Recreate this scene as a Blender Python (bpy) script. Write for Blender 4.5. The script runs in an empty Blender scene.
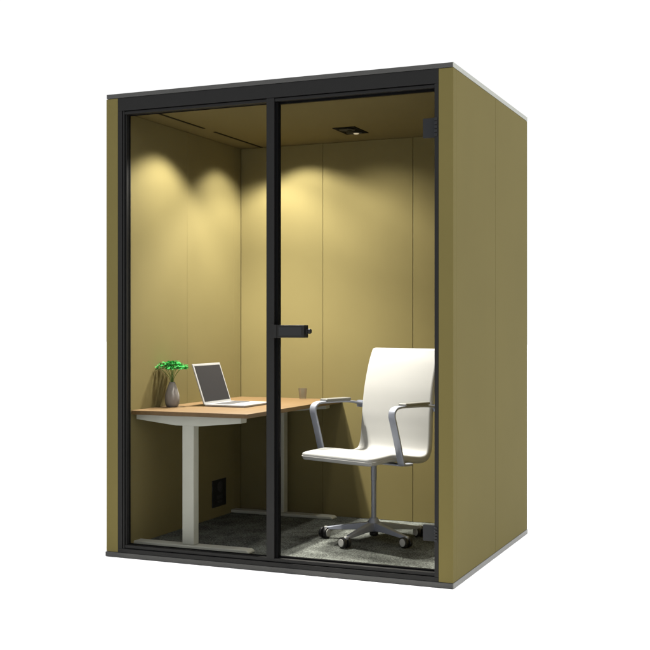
import bpy, bmesh, math, random
from mathutils import Vector, Matrix
random.seed(7)
R = math.radians
sc = bpy.context.scene
COL = sc.collection

# ------------------------------------------------------------------ materials
def mat(name, col, rough=.6, metal=0., noise=None, bump=None, spec=.5, coat=0., sheen=0.):
    m = bpy.data.materials.new(name); m.use_nodes = True
    nt = m.node_tree; b = nt.nodes['Principled BSDF']
    b.inputs['Base Color'].default_value = (*col, 1)
    b.inputs['Roughness'].default_value = rough
    b.inputs['Metallic'].default_value = metal
    b.inputs['Specular IOR Level'].default_value = spec
    b.inputs['Coat Weight'].default_value = coat
    b.inputs['Sheen Weight'].default_value = sheen
    tc = nt.nodes.new('ShaderNodeTexCoord')
    if noise:                                   # (scale, amount)
        n = nt.nodes.new('ShaderNodeTexNoise'); n.inputs['Scale'].default_value = noise[0]
        n.inputs['Detail'].default_value = 6
        nt.links.new(tc.outputs['Object'], n.inputs['Vector'])
        r = nt.nodes.new('ShaderNodeMapRange')
        r.inputs['From Min'].default_value = .25; r.inputs['From Max'].default_value = .75
        r.inputs['To Min'].default_value = 1 - noise[1]; r.inputs['To Max'].default_value = 1 + noise[1]
        nt.links.new(n.outputs['Fac'], r.inputs['Value'])
        mx = nt.nodes.new('ShaderNodeVectorMath'); mx.operation = 'SCALE'
        mx.inputs[0].default_value = col
        nt.links.new(r.outputs['Result'], mx.inputs['Scale'])
        nt.links.new(mx.outputs['Vector'], b.inputs['Base Color'])
    if bump:                                    # (scale, strength)
        n2 = nt.nodes.new('ShaderNodeTexNoise'); n2.inputs['Scale'].default_value = bump[0]
        n2.inputs['Detail'].default_value = 4
        nt.links.new(tc.outputs['Object'], n2.inputs['Vector'])
        bp = nt.nodes.new('ShaderNodeBump'); bp.inputs['Strength'].default_value = bump[1]
        bp.inputs['Distance'].default_value = .002
        nt.links.new(n2.outputs['Fac'], bp.inputs['Height'])
        nt.links.new(bp.outputs['Normal'], b.inputs['Normal'])
    return m

OLIVE = (.080, .0665, .0235)
M = {}
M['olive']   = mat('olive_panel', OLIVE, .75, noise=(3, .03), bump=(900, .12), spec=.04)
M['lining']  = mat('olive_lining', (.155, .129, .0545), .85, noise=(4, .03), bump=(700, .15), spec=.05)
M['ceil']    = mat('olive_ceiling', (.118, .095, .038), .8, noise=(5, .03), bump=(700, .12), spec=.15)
M['char']    = mat('charcoal_paint', (.0034, .0034, .0034), .55, noise=(12, .06), spec=.15)
M['char2']   = mat('charcoal_roof', (.034, .034, .033), .45, noise=(12, .06), spec=.15)
M['black']   = mat('black_rubber', (.0012, .0012, .0014), .7, spec=.04)
M['hinge']   = mat('hinge_metal', (.0065, .007, .008), .5, spec=.15)
M['roof_lit']  = mat('roof_side_lit_grey', (.165, .17, .15), .5, metal=0., noise=(20, .05))  # roof slab's right face: reflected side light put into a paler colour
M['base_lit']  = mat('base_side_lit_grey', (.078, .078, .072), .5, metal=0., noise=(20, .05))  # base slab's right face, lighter grey with the side light painted in
M['white']   = mat('white_upholstery', (.305, .307, .300), .6, noise=(6, .015), bump=(1200, .06), spec=.3)
M['pad']     = mat('armrest_pad', (.13, .128, .115), .5)
M['steel']   = mat('satin_grey_metal', (.25, .268, .32), .42, metal=.3, noise=(30, .04))
M['leg']     = mat('light_grey_steel', (.36, .365, .315), .5, noise=(20, .03))
M['wheel']   = mat('black_nylon', (.008, .008, .009), .45)
M['cap']     = mat('grey_cap', (.42, .42, .40), .45)
M['silver']  = mat('silver_case', (.26, .26, .26), .4, noise=(40, .02))
M['screen']  = mat('dark_screen', (.021, .021, .024), .45, spec=.15)
M['keys']    = mat('dark_keys', (.05, .05, .055), .5)
M['vase']    = mat('grey_ceramic', (.240, .228, .220), .65, noise=(30, .08))
M['leaf']    = mat('bright_green_leaf', (.020, .26, .045), .75, noise=(60, .35), spec=.15)
M['stem']    = mat('green_stem', (.10, .20, .035), .6, noise=(40, .2))
M['floor']   = mat('white_studio_floor', (.9, .9, .9), .9, spec=.0)
M['socket']  = mat('socket_black', (.004, .004, .005), .4)
M['socketg'] = mat('socket_grey', (.02, .02, .024), .4)

def carpet_mat():
    m = bpy.data.materials.new('grey_carpet'); m.use_nodes = True
    nt = m.node_tree; b = nt.nodes['Principled BSDF']
    b.inputs['Roughness'].default_value = .95; b.inputs['Specular IOR Level'].default_value = .1
    tc = nt.nodes.new('ShaderNodeTexCoord')
    n1 = nt.nodes.new('ShaderNodeTexNoise'); n1.inputs['Scale'].default_value = 120; n1.inputs['Detail'].default_value = 8
    n1.inputs['Roughness'].default_value = .7
    n2 = nt.nodes.new('ShaderNodeTexNoise'); n2.inputs['Scale'].default_value = 9; n2.inputs['Detail'].default_value = 3
    for n in (n1, n2): nt.links.new(tc.outputs['Object'], n.inputs['Vector'])
    ad = nt.nodes.new('ShaderNodeMath'); ad.operation = 'MULTIPLY_ADD'; ad.inputs[1].default_value = .3
    nt.links.new(n2.outputs['Fac'], ad.inputs[0]); nt.links.new(n1.outputs['Fac'], ad.inputs[2])
    cr = nt.nodes.new('ShaderNodeValToRGB')
    e = cr.color_ramp.elements
    e[0].position = .55; e[0].color = (.027, .029, .026, 1)
    e[1].position = .78; e[1].color = (.165, .176, .162, 1)
    nt.links.new(ad.outputs[0], cr.inputs['Fac']); nt.links.new(cr.outputs['Color'], b.inputs['Base Color'])
    bp = nt.nodes.new('ShaderNodeBump'); bp.inputs['Strength'].default_value = .5; bp.inputs['Distance'].default_value = .004
    nt.links.new(n1.outputs['Fac'], bp.inputs['Height']); nt.links.new(bp.outputs['Normal'], b.inputs['Normal'])
    return m
M['carpet'] = carpet_mat()

def wood_mat():
    m = bpy.data.materials.new('light_oak'); m.use_nodes = True
    nt = m.node_tree; b = nt.nodes['Principled BSDF']
    b.inputs['Roughness'].default_value = .5; b.inputs['Specular IOR Level'].default_value = .3
    tc = nt.nodes.new('ShaderNodeTexCoord'); mp = nt.nodes.new('ShaderNodeMapping')
    mp.inputs['Scale'].default_value = (14, 1.2, 14)
    nt.links.new(tc.outputs['Object'], mp.inputs['Vector'])
    n = nt.nodes.new('ShaderNodeTexNoise'); n.inputs['Scale'].default_value = 4; n.inputs['Detail'].default_value = 8
    n.inputs['Distortion'].default_value = .6
    nt.links.new(mp.outputs['Vector'], n.inputs['Vector'])
    cr = nt.nodes.new('ShaderNodeValToRGB'); e = cr.color_ramp.elements
    e[0].position = .3; e[0].color = (.106, .062, .0245, 1)
    e[1].position = .7; e[1].color = (.136, .085, .037, 1)
    nt.links.new(n.outputs['Fac'], cr.inputs['Fac']); nt.links.new(cr.outputs['Color'], b.inputs['Base Color'])
    return m
M['wood'] = wood_mat()

def glass_mat(name, tint, gloss):
    m = bpy.data.materials.new(name); m.use_nodes = True
    nt = m.node_tree; nt.nodes.remove(nt.nodes['Principled BSDF'])
    out = nt.nodes['Material Output']
    t = nt.nodes.new('ShaderNodeBsdfTransparent'); t.inputs['Color'].default_value = (*tint, 1)
    g = nt.nodes.new('ShaderNodeBsdfGlossy'); g.inputs['Roughness'].default_value = .02
    lw = nt.nodes.new('ShaderNodeLayerWeight'); lw.inputs['Blend'].default_value = .15
    k = nt.nodes.new('ShaderNodeMath'); k.operation = 'MULTIPLY'; k.inputs[1].default_value = gloss
    nt.links.new(lw.outputs['Fresnel'], k.inputs[0])
    mx = nt.nodes.new('ShaderNodeMixShader')
    nt.links.new(k.outputs[0], mx.inputs['Fac'])
    nt.links.new(t.outputs[0], mx.inputs[1]); nt.links.new(g.outputs[0], mx.inputs[2])
    nt.links.new(mx.outputs[0], out.inputs['Surface'])
    return m
M['glass'] = glass_mat('clear_glass', (.80, .80, .80), .04)
M['tumbler'] = glass_mat('tumbler_glass', (.83, .82, .81), .6)
_nt = M['tumbler'].node_tree
_d = _nt.nodes.new('ShaderNodeBsdfDiffuse'); _d.inputs['Color'].default_value = (.30, .28, .27, 1)
_m = _nt.nodes.new('ShaderNodeMixShader'); _m.inputs['Fac'].default_value = .04
_o = _nt.nodes['Material Output']; _s = _o.inputs['Surface'].links[0].from_socket
_nt.links.new(_s, _m.inputs[1]); _nt.links.new(_d.outputs[0], _m.inputs[2]); _nt.links.new(_m.outputs[0], _o.inputs['Surface'])

def emit_mat(name, col, s):
    m = bpy.data.materials.new(name); m.use_nodes = True
    b = m.node_tree.nodes['Principled BSDF']
    b.inputs['Base Color'].default_value = (*col, 1)
    b.inputs['Emission Color'].default_value = (*col, 1); b.inputs['Emission Strength'].default_value = s
    return m
M['lamp'] = emit_mat('lamp_glow', (1, .93, .78), .12)

# ------------------------------------------------------------------ helpers
def tag(o, label=None, cat=None, group=None, kind=None):
    for k, v in (('label', label), ('category', cat), ('group', group), ('kind', kind)):
        if v: o[k] = v
    return o
def empty(name, loc=(0, 0, 0), rz=0):
    o = bpy.data.objects.new(name, None); COL.objects.link(o)
    o.location = loc; o.rotation_euler = (0, 0, rz); o.empty_display_size = .1
    return o
def obj(name, bm, m, parent=None, bevel=0, smooth=False, seg=2):
    me = bpy.data.meshes.new(name); bmesh.ops.recalc_face_normals(bm, faces=bm.faces[:]); bm.to_mesh(me); bm.free()
    me.materials.append(m)
    o = bpy.data.objects.new(name, me); COL.objects.link(o)
    if parent: o.parent = parent
    if smooth:
        for p in me.polygons: p.use_smooth = True
    if bevel:
        b = o.modifiers.new('bevel', 'BEVEL'); b.width = bevel; b.segments = seg
        b.limit_method = 'ANGLE'; b.angle_limit = R(40)
    return o
def box(bm, x0, x1, y0, y1, z0, z1):
    vs = [bm.verts.new((x, y, z)) for z in (z0, z1) for x, y in ((x0, y0), (x1, y0), (x1, y1), (x0, y1))]
    for f in ((3, 2, 1, 0), (4, 5, 6, 7), (0, 1, 5, 4), (1, 2, 6, 5), (2, 3, 7, 6), (3, 0, 4, 7)):
        bm.faces.new([vs[i] for i in f])
def boxes(*bs):
    bm = bmesh.new()
    for b in bs: box(bm, *b)
    return bm
def prism(bm, poly, axis, a0, a1):
    """poly: 2-D outline in the two axes other than axis, extruded a0..a1"""
    def P(u, v, a):
        return {'x': (a, u, v), 'y': (u, a, v), 'z': (u, v, a)}[axis]
    A = [bm.verts.new(P(u, v, a0)) for u, v in poly]; B = [bm.verts.new(P(u, v, a1)) for u, v in poly]
    bm.faces.new(A); bm.faces.new(B[::-1]); n = len(poly)
    for i in range(n): bm.faces.new((A[i], B[i], B[(i + 1) % n], A[(i + 1) % n]))
def lathe(bm, prof, c=(0, 0, 0), n=40, mtx=None):
    rings = []
    for r, z in prof:
        ring = []
        for i in range(n):
            a = 2 * math.pi * i / n
            v = Vector((r * math.cos(a), r * math.sin(a), z))
            if mtx: v = mtx @ v
            ring.append(bm.verts.new(v + Vector(c)))
        rings.append(ring)
    for a, b in zip(rings, rings[1:]):
        for i in range(n): bm.faces.new((a[i], a[(i + 1) % n], b[(i + 1) % n], b[i]))
    bm.faces.new(rings[0][::-1]); bm.faces.new(rings[-1])
def catmull(pts, k=6):
    P = [Vector(p) for p in pts]; P = [2 * P[0] - P[1]] + P + [2 * P[-1] - P[-2]]
    out = []
    for i in range(1, len(P) - 2):
        for j in range(k):
            t = j / k
            out.append(.5 * ((2 * P[i]) + (-P[i - 1] + P[i + 1]) * t + (2 * P[i - 1] - 5 * P[i] + 4 * P[i + 1] - P[i + 2]) * t * t
                             + (-P[i - 1] + 3 * P[i] - 3 * P[i + 1] + P[i + 2]) * t ** 3))
    out.append(P[-2]); return out
def rrect(hw, ht, r, k=4):
    r = min(r, hw * .99, ht * .99); o = []
    for cx, cy, a0 in ((hw - r, ht - r, 0), (-hw + r, ht - r, 90), (-hw + r, -ht + r, 180), (hw - r, -ht + r, 270)):
        for j in range(k + 1):
            a = R(a0 + 90 * j / k); o.append((cx + r * math.cos(a), cy + r * math.sin(a)))
    return o
def sweep(bm, path, hw, ht, r, side=Vector((0, 1, 0)), n0=0):
    """sweep a rounded rectangle along path lying in the plane normal to side; hw, ht: numbers or fn(i/N)"""
    N = len(path) - 1; rings = []
    for i, p in enumerate(path):
        t = (path[min(i + 1, N)] - path[max(i - 1, 0)]).normalized()
        up = side.cross(t).normalized()
        w = hw(i / N) if callable(hw) else hw; h = ht(i / N) if callable(ht) else ht
        rings.append([bm.verts.new(p + side * a + up * b) for a, b in rrect(w, h, r)])
    for a, b in zip(rings, rings[1:]):
        m = len(a)
        for i in range(m): bm.faces.new((a[i], a[(i + 1) % m], b[(i + 1) % m], b[i]))
    bm.faces.new(rings[0][::-1]); bm.faces.new(rings[-1])
def tube(bm, path, rad, n=8):
    rings = []; N = len(path) - 1
    for i, p in enumerate(path):
        t = (path[min(i + 1, N)] - path[max(i - 1, 0)]).normalized()
        u = t.orthogonal().normalized() if i == 0 else (u - t * u.dot(t)).normalized()
        v = t.cross(u)
        r_ = rad(i / N) if callable(rad) else rad
        rings.append([bm.verts.new(p + (u * math.cos(2 * math.pi * k / n) + v * math.sin(2 * math.pi * k / n)) * r_) for k in range(n)])
    for a, b in zip(rings, rings[1:]):
        for i in range(n): bm.faces.new((a[i], a[(i + 1) % n], b[(i + 1) % n], b[i]))
    bm.faces.new(rings[0][::-1]); bm.faces.new(rings[-1])

# ------------------------------------------------------------------ booth dimensions
H, W, D = 2.25, 1.755, 1.3928
FZ = .035                      # carpet top
# ---- setting
bm = bmesh.new(); vs = [bm.verts.new(p) for p in ((-60, -60, 0), (60, -60, 0), (60, 60, 0), (-60, 60, 0))]; bm.faces.new(vs)
fl = obj('floor', bm, M['floor']); fl.location.z = -.002; tag(fl, kind='structure')

# ---- booth
booth = empty('office_booth', (0, 0, 0))
tag(booth, 'olive green two person office booth with black framed glass front and carpeted floor', 'office booth')
T = .0655
obj('side_wall', boxes((0, T - .0105, .0482, D, .024, 2.228), (0, T, 0, .048, .024, 2.228)), M['olive'], booth, .0015)
obj('side_wall', boxes((W - T, W, 0, .048, .024, 2.228), (W - T + .0105, W, .0482, .7125, .024, 2.228), (W - T + .0105, W, .7150, D, .024, 2.228)), M['olive'], booth, .0012)
obj('back_wall', boxes((T - .0095, W - T + .0095, 1.311, D - .002, .024, 2.226)), M['olive'], booth, .002)
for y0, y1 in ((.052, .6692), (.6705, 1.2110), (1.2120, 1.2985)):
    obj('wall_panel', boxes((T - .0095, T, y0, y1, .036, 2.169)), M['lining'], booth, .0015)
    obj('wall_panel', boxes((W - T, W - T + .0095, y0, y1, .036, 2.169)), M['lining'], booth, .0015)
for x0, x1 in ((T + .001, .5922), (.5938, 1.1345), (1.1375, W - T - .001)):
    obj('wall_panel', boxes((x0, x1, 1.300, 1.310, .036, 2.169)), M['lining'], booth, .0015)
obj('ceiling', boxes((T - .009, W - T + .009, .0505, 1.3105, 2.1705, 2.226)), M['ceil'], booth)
# floor and roof slabs
obj('base_slab', boxes((-.004, W - .002, -.003, D, 0, .0225)), M['char2'], booth, .002)
obj('base_lit_edge', boxes((W - .0018, W + .003, -.0028, D, .0005, .0235)), M['base_lit'], booth, .001)  # thin strip carrying the painted side light of the base slab
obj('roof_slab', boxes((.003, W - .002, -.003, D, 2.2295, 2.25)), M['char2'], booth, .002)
obj('roof_lit_edge', boxes((W - .0018, W + .001, -.0028, D, 2.2290, 2.2505)), M['roof_lit'], booth, .001)  # added strip, makes the roof slab's right face look brightly lit by colour
obj('carpet', boxes((T - .009, W - T + .009, .0515, 1.309, .0232, FZ)), M['carpet'], booth)
# front frame: header, sill, jambs
FR = boxes((T + .001, W - T - .0008, 0, .05, 2.166, 2.2285),            # header
           (T + .026, W - .084, .006, .049, 2.149, 2.1625),             # lower lip of header
           (T + .001, W - T - .0008, .0, .05, .0235, .043),             # sill
           (T + .026, W - .084, .008, .049, .0455, .0605),              # upper sill lip
           (T + .001, T + .0235, 0, .05, .0435, 2.1655),                # left jamb outer
           (T + .0262, .1005, .004, .046, .0435, 2.1655),
           (.1022, .1085, .012, .049, .0435, 2.1655),
           (W - .084, W - T - .0008, 0, .049, .0435, 2.1655))           # right jamb
obj('front_frame', FR, M['char'], booth, .0012)
obj('frame_gasket', boxes((T + .0012, W - T - .001, .0125, .047, 2.1615, 2.1675), (T + .022, .104, .016, .045, .044, 2.164),
                          (T + .002, W - T - .002, .0125, .047, .0425, .0465)), M['black'], booth)
# fixed window
win = obj('window', boxes((.8665, .9065, .002, .046, .0605, 2.1655)), M['char'], booth, .0012)
obj('pane', boxes((.1087, .8662, .036, .042, .061, 2.1485)), M['glass'], win)
obj('gasket', boxes((.1088, .1115, .034, .0358, .061, 2.148), (.8635, .8662, .034, .0358, .061, 2.148),
                    (.1118, .863, .034, .0358, .061, .0655), (.1118, .863, .034, .0358, 2.1435, 2.148)), M['black'], win)
# door
door = obj('door', boxes((.9085, .9195, .014, .048, .061, 2.1485), (.9196, W - .085, .030, .048, 2.139, 2.1485),
                         (.9196, W - .085, .030, .048, .0605, .068)), M['black'], booth, .001)
obj('pane', boxes((.9197, W - .086, .036, .043, .0682, 2.1388)), M['glass'], door)
hb = boxes((.905, 1.070, -.030, .018, 1.070, 1.127))
box(hb, .905, .935, -.034, .018, 1.0685, 1.1285)
box(hb, 1.0705, 1.078, -.018, .012, 1.088, 1.110)
lathe(hb, [(.0105, 0), (.0115, .004), (.0115, .012), (.009, .016)], (1.078, -.004, 1.099), 20, Matrix.Rotation(R(90), 3, 'Y'))
obj('handle', hb, M['char'], door, .002)
obj('handle_plate', boxes((.945, 1.058, -.0312, -.0302, 1.080, 1.118)), M['hinge'], door, .0005)
for z0, z1 in ((1.937, 2.022), (.193, .262)):
    hg = boxes((1.612, W - .086, .020, .0355, z0, z1))
    for k in range(5):
        zz = z0 + (z1 - z0) * (k + .1) / 5
        box(hg, W - .085, W - .0705, -.004, -.0005, zz, zz + (z1 - z0) * .14)
    obj('hinge', hg, M['hinge'], door, .0015)
# ceiling slots, downlight, power socket
for y0, y1 in ((.112, .605), (.719, 1.292)):
    obj('ceiling_slot', boxes((.197, .213, y0, y1, 2.1688, 2.1703)), M['black'], booth)
dl = obj('downlight', boxes((.836, .964, .858, 1.064, 2.1665, 2.1703)), M['black'], booth, .001)
for y in (.910, 1.010):
    first = y < 1
    b = bmesh.new(); lathe(b, [(.040, 0), (.043, .002), (.043, .0040), (.034, .0042)], (.9, y, 2.1618), 32)
    obj('lamp_ring', b, M['hinge'], dl)
    b = bmesh.new(); lathe(b, [(.0105, 0), (.014, .002), (.016, .003)], (.908, y + .012, 2.1585), 24)
    obj('bulb', b, M['lamp'] if not first else M['hinge'], dl)
so = obj('power_socket', boxes((T + .0005, T + .006, .943, 1.105, .096, .250)), M['socket'], booth, .002)
b = bmesh.new(); lathe(b, [(.030, 0), (.032, .002), (.030, .003), (.020, .0012)], (T + .0062, 1.024, .208), 28, Matrix.Rotation(R(90), 3, 'Y'))
obj('outlet', b, M['socketg'], so)
obj('outlet', boxes((T + .0062, T + .009, .995, 1.053, .118, .128), (T + .0062, T + .008, .992, 1.056, .142, .160)), M['socketg'], so, .001)

# ------------------------------------------------------------------ desk
desk = empty('standing_desk', (.39, .70, FZ))
tag(desk, 'light oak desk on pale grey T legs along the left wall', 'desk')
def dobj(name, bm, m, par=desk, **k):
    for v in bm.verts: v.co -= Vector((.39, .70, FZ))
    return obj(name, bm, m, par, **k)
dobj('tabletop', boxes((.0665, .711, .118, 1.2975, .684, .705)), M['wood'], bevel=.002)
for y0, s in ((.150, 1), (1.235, -1)):
    ya, yb = sorted((y0, y0 + s * .052))
    c0 = .337
    b = bmesh.new(); box(b, c0, c0 + .064, ya, yb, .0555, .640)
    lg = dobj('leg', b, M['leg'], bevel=.004)
    b = bmesh.new(); prism(b, [(.078, .683), (.078, .660), (.300, .636), (.440, .636), (.662, .657), (.662, .683)], 'y', ya - .004, yb + .004)
    dobj('bracket', b, M['leg'], bevel=.002)
    b = bmesh.new()
    prism(b, [(.045, FZ + .0015), (.045, .045), (.060, .0545), (.690, .0545), (.705, .045), (.705, FZ + .0015)], 'y', ya - .008, yb + .008)
    dobj('foot', b, M['leg'], bevel=.005)
dobj('crossbar', boxes((.30, .335, .21, 1.175, .652, .683), (.403, .438, .21, 1.175, .652, .683)), M['leg'], bevel=.002)

# ------------------------------------------------------------------ laptop
DT = .705
lap = empty('laptop', (.276, .484, DT))
tag(lap, 'open silver laptop with dark blank screen on the oak desk', 'laptop')
WL, DL = .298, .235
obj('base', boxes((0, DL, 0, WL, .001, .013)), M['silver'], lap, .004, seg=3)
obj('keyboard', boxes((.035, .125, .022, WL - .022, .0131, .0141)), M['keys'], lap)
obj('trackpad', boxes((.150, .218, .105, .207, .0131, .0135)), M['cap'], lap)
sc_ = boxes((-.003, .004, 0, WL, .0, .222))
lid = obj('lid', sc_, M['silver'], lap, .0025, seg=3)
lid.location = (-.004, 0, .008); lid.rotation_euler = (0, -R(19), 0)
pn = obj('display', boxes((.0041, .0050, .012, WL - .012, .016, .210)), M['screen'], lid)

# ------------------------------------------------------------------ vase + plant
vz = (.132, .400, DT)
b = bmesh.new()
lathe(b, [(.022, .001), (.030, .003), (.036, .018), (.0385, .040), (.036, .064), (.029, .088), (.021, .111), (.0155, .124), (.0160, .1285), (.0125, .1285), (.0120, .116)], (0, 0, 0), 48)
v = obj('vase', b, M['vase'], None, smooth=True); v.location = vz
tag(v, 'small grey tapering ceramic vase holding green stems on the desk', 'vase')
pl = empty('plant', (vz[0], vz[1], DT + .114))
tag(pl, 'bright green flat topped plant on thin stems in grey vase', 'plant')
leaf = bmesh.new(); tips = []
for i in range(15):
    a = i * 2.399; rr = .076 * math.sqrt((i + .5) / 15)
    tp = Vector((rr * math.cos(a) * .85, rr * math.sin(a), .112 - rr * rr * 5.5 + random.uniform(-.004, .004)))
    if vz[0] + tp.x < .078: tp.x = .080 - vz[0]
    tips.append(tp)
    b = bmesh.new()
    tube(b, catmull([(0.004 * math.cos(a), .004 * math.sin(a), -.02), (tp.x * .18, tp.y * .18, tp.z * .35), (tp.x * .6, tp.y * .6, tp.z * .75), tuple(tp)], 4), .0013, 6)
    obj('stem', b, M['stem'], pl, smooth=True)
for tp in tips:
    for k in range(46):
        a = random.uniform(0, 6.283); rr = .024 * math.sqrt(random.random())
        c = tp + Vector((rr * math.cos(a), rr * math.sin(a), .012 - rr * .45 + random.uniform(-.007, .006)))
        if vz[0] + c.x < .075: c.x = .075 - vz[0]
        d = Vector((math.cos(a), math.sin(a), random.uniform(-.5, .4))).normalized()
        s = d.cross(Vector((random.uniform(-.4, .4), random.uniform(-.4, .4), 1))).normalized()
        L, Wd = random.uniform(.011, .019), random.uniform(.0045, .0075)
        up = s.cross(d) * .0015
        q = [c, c + d * L * .5 + s * Wd + up, c + d * L, c + d * L * .5 - s * Wd + up]
        if min(p.x for p in q) + vz[0] < .068: continue
        leaf.faces.new([leaf.verts.new(p) for p in q])
obj('foliage', leaf, M['leaf'], pl)

# ------------------------------------------------------------------ tumbler
b = bmesh.new()
lathe(b, [(.0185, .0012), (.0195, .004), (.0255, .062), (.0240, .062), (.0180, .008), (.002, .0075)], (0, 0, 0), 40)
g = obj('tumbler', b, M['tumbler'], None, smooth=True); g.location = (.497, 1.232, DT)
tag(g, 'small empty drinking glass near back edge of the desk', 'glass')

# ------------------------------------------------------------------ chair
ca = R(43 - 0)
F = Vector((-.341, -.940))
chair = empty('office_chair', (1.125, .714, FZ), math.atan2(F.y, F.x))
tag(chair, 'white swivel office chair with grey loop arms and five castors', 'office chair')
Z = lambda z: z - FZ
CP = [(.288, .471), (.2, .477), (.13, .481), (.05, .473), (-.03, .461), (-.09, .455), (-.136, .462), (-.161, .486), (-.173, .53), (-.179, .60),
      (-.184, .68), (-.200, .80), (-.232, .92), (-.264, .997)]
path = catmull([(f, 0, Z(z)) for f, z in CP], 8)
cut = 47
def edge(t, n=.9):  # width easing at rounded corners
    return 1 - .06 * max(0, (t - n) / (1 - n)) ** 3
sb = bmesh.new()
sp = path[:cut + 1]
sp = [sp[0] + Vector((.006, 0, -.002))] + sp
sweep(sb, sp, lambda t: .235 - (.028 if t == 0 else .013 * max(0, 1 - t * 12)), lambda t: .011 if t == 0 else .0185, .012)
seat = obj('seat', sb, M['white'], chair, smooth=True)
bb = bmesh.new(); bp_ = path[cut:]
tt = (bp_[-1] - bp_[-2]).normalized()
bp_ = bp_ + [bp_[-1] + tt * .006]
sweep(bb, bp_, lambda t: .235 - .008 * t - (.012 if t == 1 else (.003 if t > .97 else 0)), lambda t: .009 if t == 1 else .0185 - .004 * t, .012)
obj('backrest', bb, M['white'], chair, smooth=True)
obj('seat_plate', boxes((-.09, .12, -.07, .07, Z(.428), Z(.448))), M['steel'], chair, .006)
# piping round the seat front
b = bmesh.new()
tube(b, catmull([(.10, .237, Z(.484)), (.2, .2372, Z(.479)), (.272, .2345, Z(.473)), (.296, .214, Z(.471)), (.2985, .15, Z(.471)), (.2985, -.15, Z(.471)),
                 (.296, -.214, Z(.471)), (.272, -.2345, Z(.473)), (.2, -.2372, Z(.479)), (.10, -.237, Z(.484))], 5), .0016, 6)
obj('seam', b, M['white'], chair, smooth=True)
for s in (1, -1):
    b = bmesh.new(); n = s * .262
    P = [(.035, Z(.447)), (.075, Z(.447)), (.098, Z(.452)), (.109, Z(.480)), (.137, Z(.575)), (.161, Z(.650)), (.172, Z(.685)), (.169, Z(.708)), (.152, Z(.723)), (.120, Z(.7290)),
         (.06, Z(.7285)), (-.04, Z(.7275)), (-.12, Z(.722)), (-.205, Z(.708))]
    sweep(b, catmull([(f, n, z) for f, z in P], 5), .0212, .0058, .005)
    box(b, .03, .09, *sorted((s * .07, s * .255)), Z(.439), Z(.4465))
    box(b, -.212, -.188, *sorted((s * .215, s * .281)), Z(.690), Z(.725))
    ar = obj('armrest', b, M['steel'], chair, smooth=True)
    ar.modifiers.new('es', 'EDGE_SPLIT').split_angle = R(40)
    b = bmesh.new(); box(b, -.095, .095, n - .026, n + .026, Z(.7315), Z(.7465))
    obj('arm_pad', b, M['pad'] if s < 0 else M['pad'], ar, .006, seg=3)
b = bmesh.new()
lathe(b, [(.013, Z(.13)), (.013, Z(.34)), (.0150, Z(.342)), (.0150, Z(.43))], (0, 0, 0), 28)
obj('gas_column', b, M['steel'], chair, smooth=True).modifiers.new('es', 'EDGE_SPLIT').split_angle = R(40)
b = bmesh.new(); lathe(b, [(.026, Z(.082)), (.034, Z(.088)), (.032, Z(.125)), (.020, Z(.150))], (0, 0, 0), 28)
obj('hub', b, M['steel'], chair, smooth=True).modifiers.new('es', 'EDGE_SPLIT').split_angle = R(40)
b = bmesh.new(); lathe(b, [(.018, Z(.060)), (.022, Z(.066)), (.022, Z(.0815))], (0, 0, 0), 20)
obj('hub_cap', b, M['wheel'], chair, smooth=True)
rz = chair.rotation_euler.z
th = R(23.06)
def camdir(r, w): return math.atan2(r * math.sin(th) + w * math.cos(th), r * math.cos(th) - w * math.sin(th))
caps = [(.80, -.60), (-.78, -.62), (-.78, -.62), (-.85, -.5), (-.3, -.95)]
for k in range(5):
    wa = R(186 + 72 * k); a = wa - rz
    d = Vector((math.cos(a), math.sin(a), 0)); s = Vector((-d.y, d.x, 0))
    b = bmesh.new(); rings = []
    for t, hw, z1, z0 in ((.015, .021, .130, .088), (.10, .019, .118, .088), (.20, .016, .101, .082), (.250, .013, .092, .078), (.264, .008, .089, .080)):
        rings.append([b.verts.new(d * t + s * w_ + Vector((0, 0, Z(z_)))) for w_, z_ in ((-hw, z0), (hw, z0), (hw * .8, z1), (-hw * .8, z1))])
    for A, B in zip(rings, rings[1:]):
        for i in range(4): b.faces.new((A[i], A[(i + 1) % 4], B[(i + 1) % 4], B[i]))
    b.faces.new(rings[0][::-1]); b.faces.new(rings[-1])
    obj('base_arm', b, M['steel'], chair, .003)
    cc = d * .255; ax = camdir(*caps[k]) - rz
    axv = Vector((math.cos(ax), math.sin(ax), 0))
    mt = Matrix.Rotation(ax, 3, 'Z') @ Matrix.Rotation(R(90), 3, 'Y')
    b = bmesh.new(); off = axv.cross(Vector((0, 0, 1))) * .008
    for q in (-1, 1):
        lathe(b, [(.020, -.009), (.0265, -.007), (.0275, 0), (.0265, .007), (.020, .009)], cc + off + axv * .0135 * q + Vector((0, 0, .0285)), 28, mt)
    lathe(b, [(.010, -.006), (.010, .006)], cc + off + Vector((0, 0, .0285)), 16, mt)
    cs = obj('caster', b, M['wheel'], chair, smooth=True); cs.modifiers.new('es', 'EDGE_SPLIT').split_angle = R(35)
    b = bmesh.new()
    for q in (1,):
        lathe(b, [(.0195, -.001), (.0195, .0012), (.016, .0022)], cc + off + axv * .0235 * q + Vector((0, 0, .0285)), 24,
              mt if q > 0 else Matrix.Rotation(ax + math.pi, 3, 'Z') @ Matrix.Rotation(R(90), 3, 'Y'))
    obj('wheel_cap', b, M['cap'], cs)
    b = bmesh.new(); lathe(b, [(.0075, .040), (.0075, .060)], cc, 14)
    obj('stem', b, M['cap'], cs, smooth=True)

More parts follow.
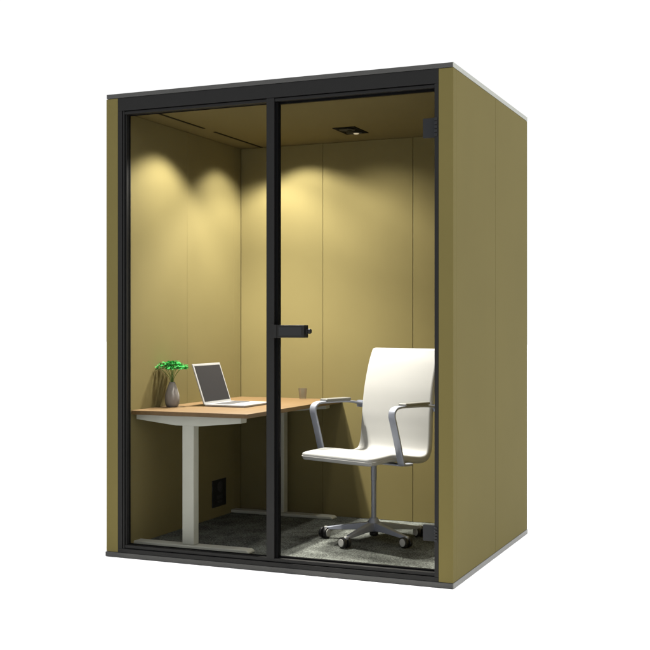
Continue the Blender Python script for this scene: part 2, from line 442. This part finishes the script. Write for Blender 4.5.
# ------------------------------------------------------------------ light
world = bpy.data.worlds.new('World'); sc.world = world; world.use_nodes = True
nt = world.node_tree; bg = nt.nodes['Background']
tc = nt.nodes.new('ShaderNodeTexCoord'); sx = nt.nodes.new('ShaderNodeSeparateXYZ')
nt.links.new(tc.outputs['Generated'], sx.inputs[0])
def clampmul(sock, k):
    a = nt.nodes.new('ShaderNodeMath'); a.operation = 'MULTIPLY'; a.use_clamp = False; a.inputs[1].default_value = k
    m = nt.nodes.new('ShaderNodeMath'); m.operation = 'MAXIMUM'; m.inputs[1].default_value = 0
    nt.links.new(sock, m.inputs[0]); nt.links.new(m.outputs[0], a.inputs[0]); return a.outputs[0]
pw = nt.nodes.new('ShaderNodeMath'); pw.operation = 'POWER'; pw.inputs[1].default_value = 3
mz = nt.nodes.new('ShaderNodeMath'); mz.operation = 'MAXIMUM'; mz.inputs[1].default_value = 0
nt.links.new(sx.outputs['Z'], mz.inputs[0]); nt.links.new(mz.outputs[0], pw.inputs[0])
za = clampmul(pw.outputs[0], 3.0); px = nt.nodes.new('ShaderNodeMath'); px.operation = 'POWER'; px.inputs[1].default_value = 2
mx_ = nt.nodes.new('ShaderNodeMath'); mx_.operation = 'MAXIMUM'; mx_.inputs[1].default_value = 0
nt.links.new(sx.outputs['X'], mx_.inputs[0]); nt.links.new(mx_.outputs[0], px.inputs[0])
xa = clampmul(px.outputs[0], 2.6)
ad = nt.nodes.new('ShaderNodeMath'); ad.operation = 'ADD'; nt.links.new(za, ad.inputs[0]); nt.links.new(xa, ad.inputs[1])
ad2 = nt.nodes.new('ShaderNodeMath'); ad2.operation = 'ADD'; ad2.inputs[1].default_value = 1.02
nt.links.new(ad.outputs[0], ad2.inputs[0]); nt.links.new(ad2.outputs[0], bg.inputs['Strength'])
bg.inputs['Color'].default_value = (1, 1, 1, 1)

def spot(name, loc, energy, cone, blend, col=(1, .96, .86), size=.035, tilt=(0, 0), falloff='Linear'):
    l = bpy.data.lights.new(name, 'SPOT'); l.energy = energy; l.spot_size = R(cone); l.spot_blend = blend
    l.color = col; l.shadow_soft_size = size
    l.use_nodes = True; n = l.node_tree; em = n.nodes['Emission']
    lf = n.nodes.new('ShaderNodeLightFalloff'); lf.inputs['Strength'].default_value = 1
    n.links.new(lf.outputs[falloff], em.inputs['Strength'])
    o = bpy.data.objects.new(name, l); COL.objects.link(o); o.location = loc
    o.rotation_euler = (R(tilt[0]), R(tilt[1]), 0); return o
spot('wall_washer', (.325, .41, 2.16), 250, 122, .48, tilt=(-3, 2))
spot('wall_washer', (.310, 1.00, 2.16), 150, 119, .48, tilt=(3, 3))
spot('wall_washer', (.45, 1.070, 2.16), 178, 128, .42, tilt=(2, -5))
spot('downlight_lamp', (.95, .84, 2.155), 68, 124, 1.0, tilt=(17, 0), falloff='Quadratic')

# ------------------------------------------------------------------ camera
cam = bpy.data.cameras.new('camera'); co = bpy.data.objects.new('camera', cam); COL.objects.link(co)
co.location = (3.1324, -4.6339, 1.125); co.rotation_euler = (R(90), 0, R(23.06))
cam.sensor_width = 36; cam.lens = 1125 / 650 * 36; cam.shift_y = .5 / 650
cam.clip_end = 500
sc.camera = co
sc.view_settings.view_transform = 'Standard'; sc.view_settings.look = 'None'
sc.view_settings.exposure = 0; sc.view_settings.gamma = 1
sc.cycles.max_bounces = 10; sc.cycles.transparent_max_bounces = 16
